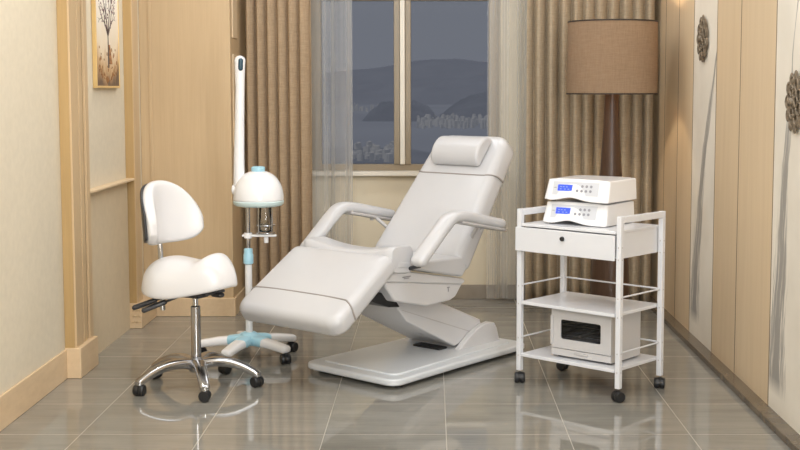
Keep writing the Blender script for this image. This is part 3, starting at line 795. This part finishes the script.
# ------------------------------------------------------------------ treatment chair
CH = (-0.392, 5.93)
chair = empty('treatment_chair', 'large white leather reclining treatment chair with headrest pillow in the middle of the room', 'treatment chair', (CH[0], CH[1], 0), R_(-40))
def rounded_outline(pts, r, n=6):
    out = []; m = len(pts)
    for i in range(m):
        p, a, b = Vector(pts[i]), Vector(pts[i - 1]), Vector(pts[(i + 1) % m])
        u_, v_ = (a - p).normalized(), (b - p).normalized()
        half = u_.angle(v_) / 2; d = min(r / math.tan(half), (a - p).length * .48, (b - p).length * .48)
        p0, p1 = p + u_ * d, p + v_ * d
        for k in range(n + 1):
            t = k / n; out.append(tuple((1 - t) ** 2 * p0 + 2 * t * (1 - t) * p + t * t * p1))
    return out
outl = rounded_outline([(-0.255, -0.08), (0.37, -0.095), (0.345, 0.42), (0.335, 1.03), (-0.265, 1.03), (-0.26, 0.42)], 0.075)
bm = B(); prism(bm, outl, 0.018, 0.052, 'z'); base = obj('base', bm, BASEW, chair, bevel=0.012, seg=4)
outl2 = rounded_outline([(-0.195, -0.01), (0.305, -0.02), (0.28, 0.45), (0.265, 0.97), (-0.20, 0.97), (-0.21, 0.45)], 0.05)
bm = B(); prism(bm, outl2, 0.048, 0.060, 'z'); obj('base_cover', bm, BASEW, base, bevel=0.008, seg=3)
for fx, fy in ((-0.19, 0.0), (0.31, 0.0), (0.27, 0.96), (-0.2, 0.96)):
    bm = B(); cyl(bm, (fx, fy, 0), (fx, fy, 0.024), 0.022, n=18); obj('foot', bm, BLACK, base)
hump = [(0.60, 0.055), (0.64, 0.082), (0.70, 0.120), (0.76, 0.148), (0.82, 0.165), (0.87, 0.170), (0.91, 0.160), (0.93, 0.13), (0.95, 0.07), (0.97, 0.055)]
for x0, x1 in ((0.158, 0.195), (-0.195, -0.158)):
    bm = B(); prism(bm, hump, x0, x1, 'x'); obj('column_housing', bm, PLASTIC, chair, bevel=0.008)
bm = B(); prism(bm, [(0.63, 0.055), (0.70, 0.105), (0.82, 0.150), (0.90, 0.145), (0.935, 0.06)], -0.16, 0.16, 'x'); obj('column_pivot', bm, GREYP, chair)
bm = B(); prism(bm, [(0.145, 0.365), (0.22, 0.405), (0.40, 0.36), (0.83, 0.185), (0.86, 0.12), (0.62, 0.072), (0.235, 0.258)], -0.156, 0.156, 'x')
lift = obj('lift_arm', bm, PLASTIC, chair, bevel=0.008)
bm = B(); prism(bm, [(0.20, 0.322), (0.76, 0.128), (0.76, 0.124), (0.20, 0.318)], 0.1555, 0.1575, 'x'); obj('groove_line', bm, GREYP, lift)
bm = B(); boxr(bm, -0.06, 0.12, 0.53, 0.60, 0.058, 0.070); obj('actuator', bm, BLACK, chair, bevel=0.004)
bm = B(); prism(bm, [(-0.03, 0.50), (0.52, 0.425), (0.555, 0.432), (0.49, 0.362), (0.45, 0.348), (0.265, 0.342), (0.03, 0.396), (-0.04, 0.478)], -0.265, 0.265, 'x')
hb = obj('seat_housing', bm, PLASTIC, chair, bevel=0.016, seg=4)
bm = B(); prism(bm, [(-0.036, 0.500), (-0.02, 0.558), (0.535, 0.452), (0.556, 0.434), (0.53, 0.42)], -0.275, 0.275, 'x'); obj('seat_frame', bm, PLASTIC, chair, bevel=0.008)
bm = B(); boxr(bm, 0.2748, 0.2762, 0.07, 0.13, 0.507, 0.512); boxr(bm, 0.2748, 0.2762, 0.08, 0.12, 0.500, 0.504); obj('maker_plate', bm, SIGN, hb, smooth=False)
bm = B(); boxr(bm, 0.2655, 0.267, 0.425, 0.430, 0.395, 0.418); boxr(bm, 0.2655, 0.267, 0.418, 0.437, 0.414, 0.419); obj('mark', bm, SIGN, hb, smooth=False)
bm = B(); prism(bm, [(-0.12, 0.43), (0.0, 0.44), (0.10, 0.385), (0.13, 0.35), (0.05, 0.36), (-0.05, 0.395)], -0.21, 0.21, 'x'); obj('hinge_bracket', bm, BLACK, chair, bevel=0.006)
# cushions ------------------------------------------------------------
def cushion(hw0, hw1, L, T, r_end, crown, r_side=0.045, nx=24, ny=40, r_start=None):
    """upholstered slab: x across, y from 0 to L, top near z=0, bottom at -T; half width hw0 at y=0 and hw1 at y=L"""
    bm = B()
    outl = []
    rs = r_end if r_start is None else r_start
    pts = rounded_outline([(-hw0, 0), (hw0, 0)], 0.01) if False else None
    def corner(cx_, cy_, r, a0, a1, n=8):
        return [(cx_ + r * math.cos(a0 + (a1 - a0) * k / n), cy_ + r * math.sin(a0 + (a1 - a0) * k / n)) for k in range(n + 1)]
    P = []
    P += corner(-hw0 + rs, rs, rs, math.pi, 1.5 * math.pi)
    P += corner(hw0 - rs, rs, rs, 1.5 * math.pi, 2 * math.pi)
    for k in range(1, 12): t = k / 12; P.append((hw0 + (hw1 - hw0) * t, rs + (L - rs - r_end) * t))
    P += corner(hw1 - r_end, L - r_end, r_end, 0, .5 * math.pi)
    P += corner(-hw1 + r_end, L - r_end, r_end, .5 * math.pi, math.pi)
    for k in range(11, 0, -1): t = k / 12; P.append((-(hw0 + (hw1 - hw0) * t), rs + (L - rs - r_end) * t))
    C = Vector((0, L / 2)); n = len(P)
    def ring(ins, z):
        row = []
        for p in P:
            v = Vector(p); x = v.x * (1 - ins / max(hw0, hw1)); y = C.y + (v.y - C.y) * (1 - ins / (L / 2))
            row.append(bm.verts.new((x, y, z)))
        return row
    rr = min(r_side, T * 0.48); rings = []
    rings.append(ring(rr * 0.9, -T))
    for k in range(0, 7):
        a = -math.pi / 2 + k / 6 * math.pi / 2; rings.append(ring(rr * 0.6 * (1 - math.cos(a)), -T + rr * 0.6 * (1 + math.sin(a))))
    for k in range(0, 9):
        a = k / 8 * math.pi / 2; rings.append(ring(rr * (1 - math.cos(a)), -rr + rr * math.sin(a)))
    for f in (0.25, 0.45, 0.62, 0.76, 0.88, 0.96):
        row = []
        for v in rings[7 + 9][:n]: pass
        base_ = rings[16]
        for v in base_:
            x = v.co.x * (1 - f); y = C.y + (v.co.y - C.y) * (1 - f)
            row.append(bm.verts.new((x, y, crown * (1 - (1 - f) ** 2.5))))
        rings.append(row)
    for a, b in zip(rings, rings[1:]):
        for k in range(n): bm.faces.new((a[k], a[(k + 1) % n], b[(k + 1) % n], b[k]))
    bm.faces.new(rings[0][::-1]); bm.faces.new(rings[-1])
    return bm
def seam_bm(hw0, hw1, L, T, y, crown, r=0.045, tr=0.0042, dip=0.03):
    hw = hw0 + (hw1 - hw0) * (y - 0.03) / (L - 0.03 - 0.07) + 0.002; pts = []
    rr = min(r, T * .48)
    pts.append((-hw, y + dip * 1.25, -T * 0.85))
    for k in range(9):
        a = k / 8 * math.pi / 2; pts.append((-hw + rr * (1 - math.cos(a)), y + dip * (1 - k / 8 * .9), -rr + rr * math.sin(a)))
    top = []
    for k in range(1, 12):
        t = k / 12; x = -(hw - rr) * (1 - 2 * t); top.append((x, y + dip * 0.1 * abs(1 - 2 * t) ** 3, crown * (1 - abs(1 - 2 * t) ** 2.5) * min(1, (1 - abs(2 * y / L - 1) ** 2.5) + 0.0) ))
    left = pts[:]; right = [(-p[0], p[1], p[2]) for p in reversed(left)]
    bm = B(); sweep(bm, left + top + right, tr, tr, (0, 1, 0), 8, 2.0, cap=False)
    return bm
# backrest
BR = R_(50.2)
bk = obj('backrest', cushion(0.298, 0.244, 0.802, 0.125, 0.085, 0.004, 0.05, r_start=0.03), LEATHER, chair, loc=(0, 0.452, 0.555), rot=(BR, 0, 0), angle=180)
obj('piping', seam_bm(0.298, 0.244, 0.802, 0.125, 0.52, 0.003, 0.05), SEAM, bk)
bm = B(); boxr(bm, -0.22, 0.22, 0.04, 0.66, -0.145, -0.118); obj('back_shell', bm, PLASTIC, bk, bevel=0.012)
D = []
for k in range(13):
    a = math.pi * k / 12; D.append((0.657 - 0.090 * math.cos(a), 0.006 + 0.078 * math.sin(a) ** 0.8))
bm = B(); prism(bm, D, -0.152, 0.168, 'x'); obj('pillow', bm, LEATHER, bk, bevel=0.016, seg=4)
# leg rest
LR = R_(180 + 34)
leg = obj('leg_rest', cushion(0.326, 0.342, 0.488, 0.10, 0.062, 0.006, 0.042, r_start=0.03), LEATHER, chair, loc=(0, -0.035, 0.618), rot=(R_(34), 0, R_(180)), angle=180)
leg.rotation_mode = 'XYZ'
leg.matrix_local = Matrix.Translation((-0.026, -0.035, 0.640)) @ Matrix.Rotation(R_(180), 4, 'Z') @ Matrix.Rotation(R_(-34), 4, 'X')
obj('piping', seam_bm(0.326, 0.342, 0.488, 0.10, 0.335, 0.004, 0.042, dip=0.03), SEAM, leg)
# seat
bm = B(); prism(bm, [(0.0, 0.556), (0.10, 0.548), (0.50, 0.462), (0.535, 0.50), (0.505, 0.568), (0.17, 0.575), (0.02, 0.60)], -0.300, 0.300, 'x'); obj('seat_cushion', bm, LEATHER, chair, bevel=0.014, seg=4)
bm = B(); nseg = 28; ring = []
for i in range(nseg + 1):
    x = -0.298 + 0.596 * i / nseg; dz = 0.036 * (abs(x) / 0.298) ** 2.2
    pr = rounded_outline([(-0.045, 0.538), (0.135, 0.520), (0.132, 0.632 + dz), (-0.035, 0.636 + dz)], 0.04, 5)
    e = 1 - max(0, (abs(x) - 0.262) / 0.036) ** 2.2 * 0.14
    cy_ = sum(p[0] for p in pr) / len(pr); cz_ = sum(p[1] for p in pr) / len(pr)
    ring.append([bm.verts.new((x, cy_ + (p[0] - cy_) * e, cz_ + (p[1] - cz_) * e)) for p in pr])
for a, b_ in zip(ring, ring[1:]):
    for k in range(len(a)): bm.faces.new((a[k], a[(k + 1) % len(a)], b_[(k + 1) % len(a)], b_[k]))
bm.faces.new(ring[0][::-1]); bm.faces.new(ring[-1])
obj('seat_front_roll', bm, LEATHER, chair, angle=60)
# armrests
for s in (1, -1):
    x = 0.375 * s
    path = catmull([(x, 0.075, 0.598), (x, 0.16, 0.668), (x, 0.25, 0.742), (x, 0.315, 0.782), (x, 0.40, 0.782), (x, 0.55, 0.752), (x, 0.695, 0.722)], 6)
    bm = B(); sweep(bm, path, 0.043, 0.028, (1, 0, 0), 24, 2.8); ar = obj('armrest', bm, LEATHER, chair, angle=70)
    bm = B(); sweep(bm, [(x, 0.37, 0.757), (x, 0.55, 0.722), (x, 0.712, 0.691)], 0.040, 0.009, (1, 0, 0), 12, 4); obj('arm_tray', bm, GREYP, ar)
    bm = B(); tube(bm, [(x - 0.03 * s, 0.56, 0.716), (x - 0.10 * s, 0.60, 0.65)], 0.010); cyl(bm, (x, 0.56, 0.700), (x, 0.56, 0.722), 0.010); obj('arm_pivot', bm, GREYP, ar)
    bm = B(); tube(bm, [(x - 0.005 * s, 0.085, 0.572), (0.29 * s, 0.10, 0.55)], 0.010); obj('arm_mount', bm, DARKP, ar)

# ------------------------------------------------------------------ trolley
TR = (0.751, 5.755)
tro = empty('trolley', 'white three-tier metal trolley on black casters at the right', 'trolley', (TR[0], TR[1], 0), R_(-42))
W2, D2 = 0.28, 0.175
for sx in (-1, 1):
    for sy in (-1, 1):
        bm = B(); box(bm, (sx * W2, sy * D2, 0.450), (0.025, 0.025, 0.778)); p = obj('post', bm, ENAMEL, tro, bevel=0.003, smooth=False)
        if True:
            for z in (0.70, 0.645, 0.47, 0.385, 0.22, 0.135):
                bm = B()
                cyl(bm, (sx * W2, sy * D2 - 0.0135, z), (sx * W2, sy * D2 - 0.012, z), 0.0032, n=10)
                cyl(bm, (sx * W2 + 0.0135, sy * D2, z), (sx * W2 + 0.012, sy * D2, z), 0.0032, n=10)
                obj('screw', bm, GREYP, p)
        caster(tro, (sx * W2, sy * D2, 0), 0.6 + sx + 2 * sy, 0.0255)
for sx in (-1, 1):
    bm = B(); box(bm, (sx * W2, 0, 0.823), (0.025, 2 * D2 - 0.025, 0.030)); obj('handle_rail', bm, ENAMEL, tro, bevel=0.003, smooth=False)
bm = B(); boxr(bm, -W2 + .016, W2 - .016, -D2 - .015, D2 + .013, 0.758, 0.772); obj('top_tray', bm, ENAMEL, tro, bevel=0.003, smooth=False)
bm = B(); boxr(bm, W2 - .020, W2 - .016, -D2 + .016, D2 - .016, 0.645, 0.758); boxr(bm, -W2 + .016, -W2 + .020, -D2 + .016, D2 - .016, 0.645, 0.758); boxr(bm, -W2 + .02, W2 - .02, D2 - .02, D2 + .01, 0.645, 0.758)
boxr(bm, -W2 + .02, W2 - .02, -D2 + .02, D2 - .02, 0.645, 0.652); obj('drawer_case', bm, ENAMEL, tro, smooth=False)
bm = B(); boxr(bm, -W2 - .012, W2 - .0135, -D2 - .026, -D2 - .0152, 0.640, 0.754); dr = obj('drawer', bm, ENAMEL, tro, bevel=0.003, smooth=False)
bm = B(); cyl(bm, (-0.015, -D2 - .026, 0.718), (-0.015, -D2 - .038, 0.718), 0.011, n=20); obj('knob', bm, BLACK, dr, bevel=0.003)
for z in (0.40, 0.148):
    bm = B(); boxr(bm, -W2 + .016, W2 - .016, -D2 - .014, D2 + .014, z - .016, z); obj('shelf', bm, ENAMEL, tro, bevel=0.003, smooth=False)
    zr = z + 0.073
    for p0, p1 in (((-W2, -D2 + .014, zr), (-W2, D2 - .014, zr)), ((W2, -D2 + .014, zr), (W2, D2 - .014, zr)), ((-W2 + .014, D2, zr), (W2 - .014, D2, zr))):
        bm = B(); cyl(bm, p0, p1, 0.004, n=12); obj('guard_rail', bm, ENAMEL, tro)

def local(frame, x, y):
    a = frame.rotation_euler.z; c, s = math.cos(a), math.sin(a)
    return frame.location.x + c * x - s * y, frame.location.y + s * x + c * y
# ------------------------------------------------------------------ towel steriliser on the lower shelf
lx, ly = local(tro, 0.045, -0.005)
st = empty('towel_steriliser', 'white towel steriliser cabinet with a dark glass door on the bottom shelf of the trolley', 'steriliser', (lx, ly, 0.1485), R_(-40))
w, d, h = 0.163, 0.125, 0.228
bm = B(); boxr(bm, -w, -w + .006, -d, d, 0.008, h); boxr(bm, w - .006, w, -d, d, 0.008, h); boxr(bm, -w + .006, w - .006, -d, d, h - .006, h); boxr(bm, -w + .006, w - .006, -d, d, 0.008, 0.03); boxr(bm, -w + .006, w - .006, d - .006, d, 0.03, h - .006)
obj('body', bm, CABINET, st, bevel=0.002, smooth=False)
for fx in (-1, 1):
    for fy in (-1, 1):
        bm = B(); cyl(bm, (fx * .135, fy * .1, 0), (fx * .135, fy * .1, 0.009), 0.012, n=14); obj('foot', bm, BLACK, st)
bm = B()
def ring_frame(bm, x0, x1, z0, z1, ix0, ix1, iz0, iz1, y0, y1, r=0.012):
    o_ = rounded_outline([(x0, z0), (x1, z0), (x1, z1), (x0, z1)], 0.005, 5); i_ = rounded_outline([(ix0, iz0), (ix1, iz0), (ix1, iz1), (ix0, iz1)], r, 5)
    vs = [[bm.verts.new((p[0], y, p[1])) for p in pts] for pts, y in ((o_, y0), (i_, y0), (i_, y1), (o_, y1))]
    n = len(o_)
    for a, b_ in zip(vs, vs[1:] + vs[:1]):
        for k in range(n): bm.faces.new((a[k], a[(k + 1) % n], b_[(k + 1) % n], b_[k]))
ring_frame(bm, -w, w, 0.045, h, -0.112, 0.108, 0.090, 0.182, -d - .014, -d - .001)
door = obj('door', bm, CABINET, st, bevel=0.002, smooth=False)
bm = B(); boxr(bm, -0.116, 0.112, -d - .008, -d - .004, 0.086, 0.186); obj('door_glass', bm, OVENGLASS, door, smooth=False)
bm = B(); boxr(bm, -w, w, -d - .012, -d - .001, 0.010, 0.042); dt = obj('drip_tray', bm, CABINET, st, bevel=0.002, smooth=False)
bm = B(); boxr(bm, -0.035, 0.04, -d - .016, -d - .0118, 0.024, 0.034); obj('handle', bm, GREYP, dt, bevel=0.002, smooth=False)
bm = B(); boxr(bm, -w - .001, -w + .012, -d - .022, -d - .013, 0.06, h - .03); obj('door_handle', bm, CABINET, door, bevel=0.003, smooth=False)
bm = B(); boxr(bm, -w + .007, w - .007, -d + .004, d - .007, 0.031, 0.033); boxr(bm, -w + .0065, w - .0065, d - .009, d - .0065, 0.03, h - .007); boxr(bm, -w + .0065, -w + .0085, -d + .004, d - .009, 0.03, h - .007); boxr(bm, w - .0085, w - .0065, -d + .004, d - .009, 0.03, h - .007)
obj('lining', bm, STEEL, st, smooth=False)
bm = B()
for z in (0.095, 0.15):
    for k in range(6): tube(bm, [(-0.13 + 0.052 * k, -0.10, z), (-0.13 + 0.052 * k, 0.10, z)], 0.002, 6)
    for yy in (-0.10, 0.10): tube(bm, [(-0.15, yy, z), (0.15, yy, z)], 0.0028, 6)
    for xx in (-0.148, 0.148): tube(bm, [(xx, -0.10, z), (xx, 0.10, z)], 0.0028, 6)
obj('wire_rack', bm, DARKP, st)

# ------------------------------------------------------------------ two devices on the trolley top
def device(z, lab, dx, dy):
    lx, ly = local(tro, dx, dy)
    t = empty('beauty_device', lab, 'beauty machine', (lx, ly, z), R_(-36), 'beauty machines stacked on the trolley')
    w, dd, h = 0.170, 0.15, 0.106
    # front outline with an arched lower edge, swept back to a leaning front
    nx = 30
    bm = B(); fr, bk_ = [], []
    def low(x):
        q = x / w
        return 0.018 * math.exp(-((q + 0.15) / 0.40) ** 2) + 0.002 + 0.006 * max(0, 1 - abs(q + .95) * 4)
    F, T_, BK, BT = [], [], [], []
    for i in range(nx + 1):
        x = -w + 2 * w * i / nx; q = abs(x / w)
        rnd = 0.012 * max(0, (q - 0.86) / 0.14) ** 2
        F.append(bm.verts.new((x, -dd + rnd, low(x)))); T_.append(bm.verts.new((x * 0.955, -dd + 0.032 + rnd, h - 0.006 * q ** 4)))
        BK.append(bm.verts.new((x, dd, 0.002 + 0.012 * math.exp(-((x / w + .22) / .42) ** 2)))); BT.append(bm.verts.new((x * 0.965, dd, h - 0.003 * q ** 4)))
    for i in range(nx):
        for A, C_ in ((F, T_), (T_, BT), (BT, BK), (BK, F)): bm.faces.new((A[i], A[i + 1], C_[i + 1], C_[i]))
    for i in (0, nx): bm.faces.new((F[i], T_[i], BT[i], BK[i]))
    body = obj('case', bm, GLOSSW, t, bevel=0.006, seg=3, angle=40)
    lean = math.atan2(0.032, h)
    def face(u0, u1, v0, v1, th, mat, nm, par, off):
        # rectangle on the leaning front: u along x, v height
        b_ = B(); boxr(b_, u0, u1, -th / 2, th / 2, v0, v1)
        M = Matrix.Translation((0, -dd - off, 0)) @ Matrix.Rotation(-lean, 4, 'X')
        b_.transform(M); return obj(nm, b_, mat, par, smooth=False)
    pn = face(-0.125, 0.115, 0.032, 0.096, 0.003, PCB, 'control_panel', body, 0.000)
    ds = face(-0.098, -0.022, 0.052, 0.082, 0.003, LCD, 'display', body, 0.0022)
    for k, (a, b0) in enumerate(((-0.086, 0.070), (-0.072, 0.070), (-0.055, 0.070), (-0.086, 0.059), (-0.064, 0.059), (-0.045, 0.059))):
        face(a, a + 0.009, b0, b0 + 0.004, 0.0015, LCDTXT, 'display_mark', ds, 0.0042)
    face(-0.118, -0.106, 0.065, 0.068, 0.002, BUTTON, 'panel_mark', pn, 0.002)
    for r_, (n_, x0) in enumerate(((3, 0.030), (4, 0.006))):
        for k in range(n_):
            b_ = B(); cyl(b_, (x0 + k * 0.023, -0.0025, 0.077 - 0.022 * r_), (x0 + k * 0.023, 0.001, 0.077 - 0.022 * r_), 0.0065, n=14)
            b_.transform(Matrix.Translation((0, -dd - 0.001, 0)) @ Matrix.Rotation(-lean, 4, 'X')); obj('button', b_, BUTTON, body)
    for fx in (-1, 1):
        for fy in (-0.8, 0.8):
            b_ = B(); cyl(b_, (fx * 0.13, fy * dd, 0), (fx * 0.13, fy * dd, 0.016), 0.012, n=14); obj('foot', b_, BLACK, t)
    return t
device(0.7725, 'white beauty machine with blue display, lower of the two stacked on the trolley', -0.035, 0.03)
device(0.8810, 'white beauty machine with blue display, upper of the two stacked on the trolley', -0.025, 0.03)
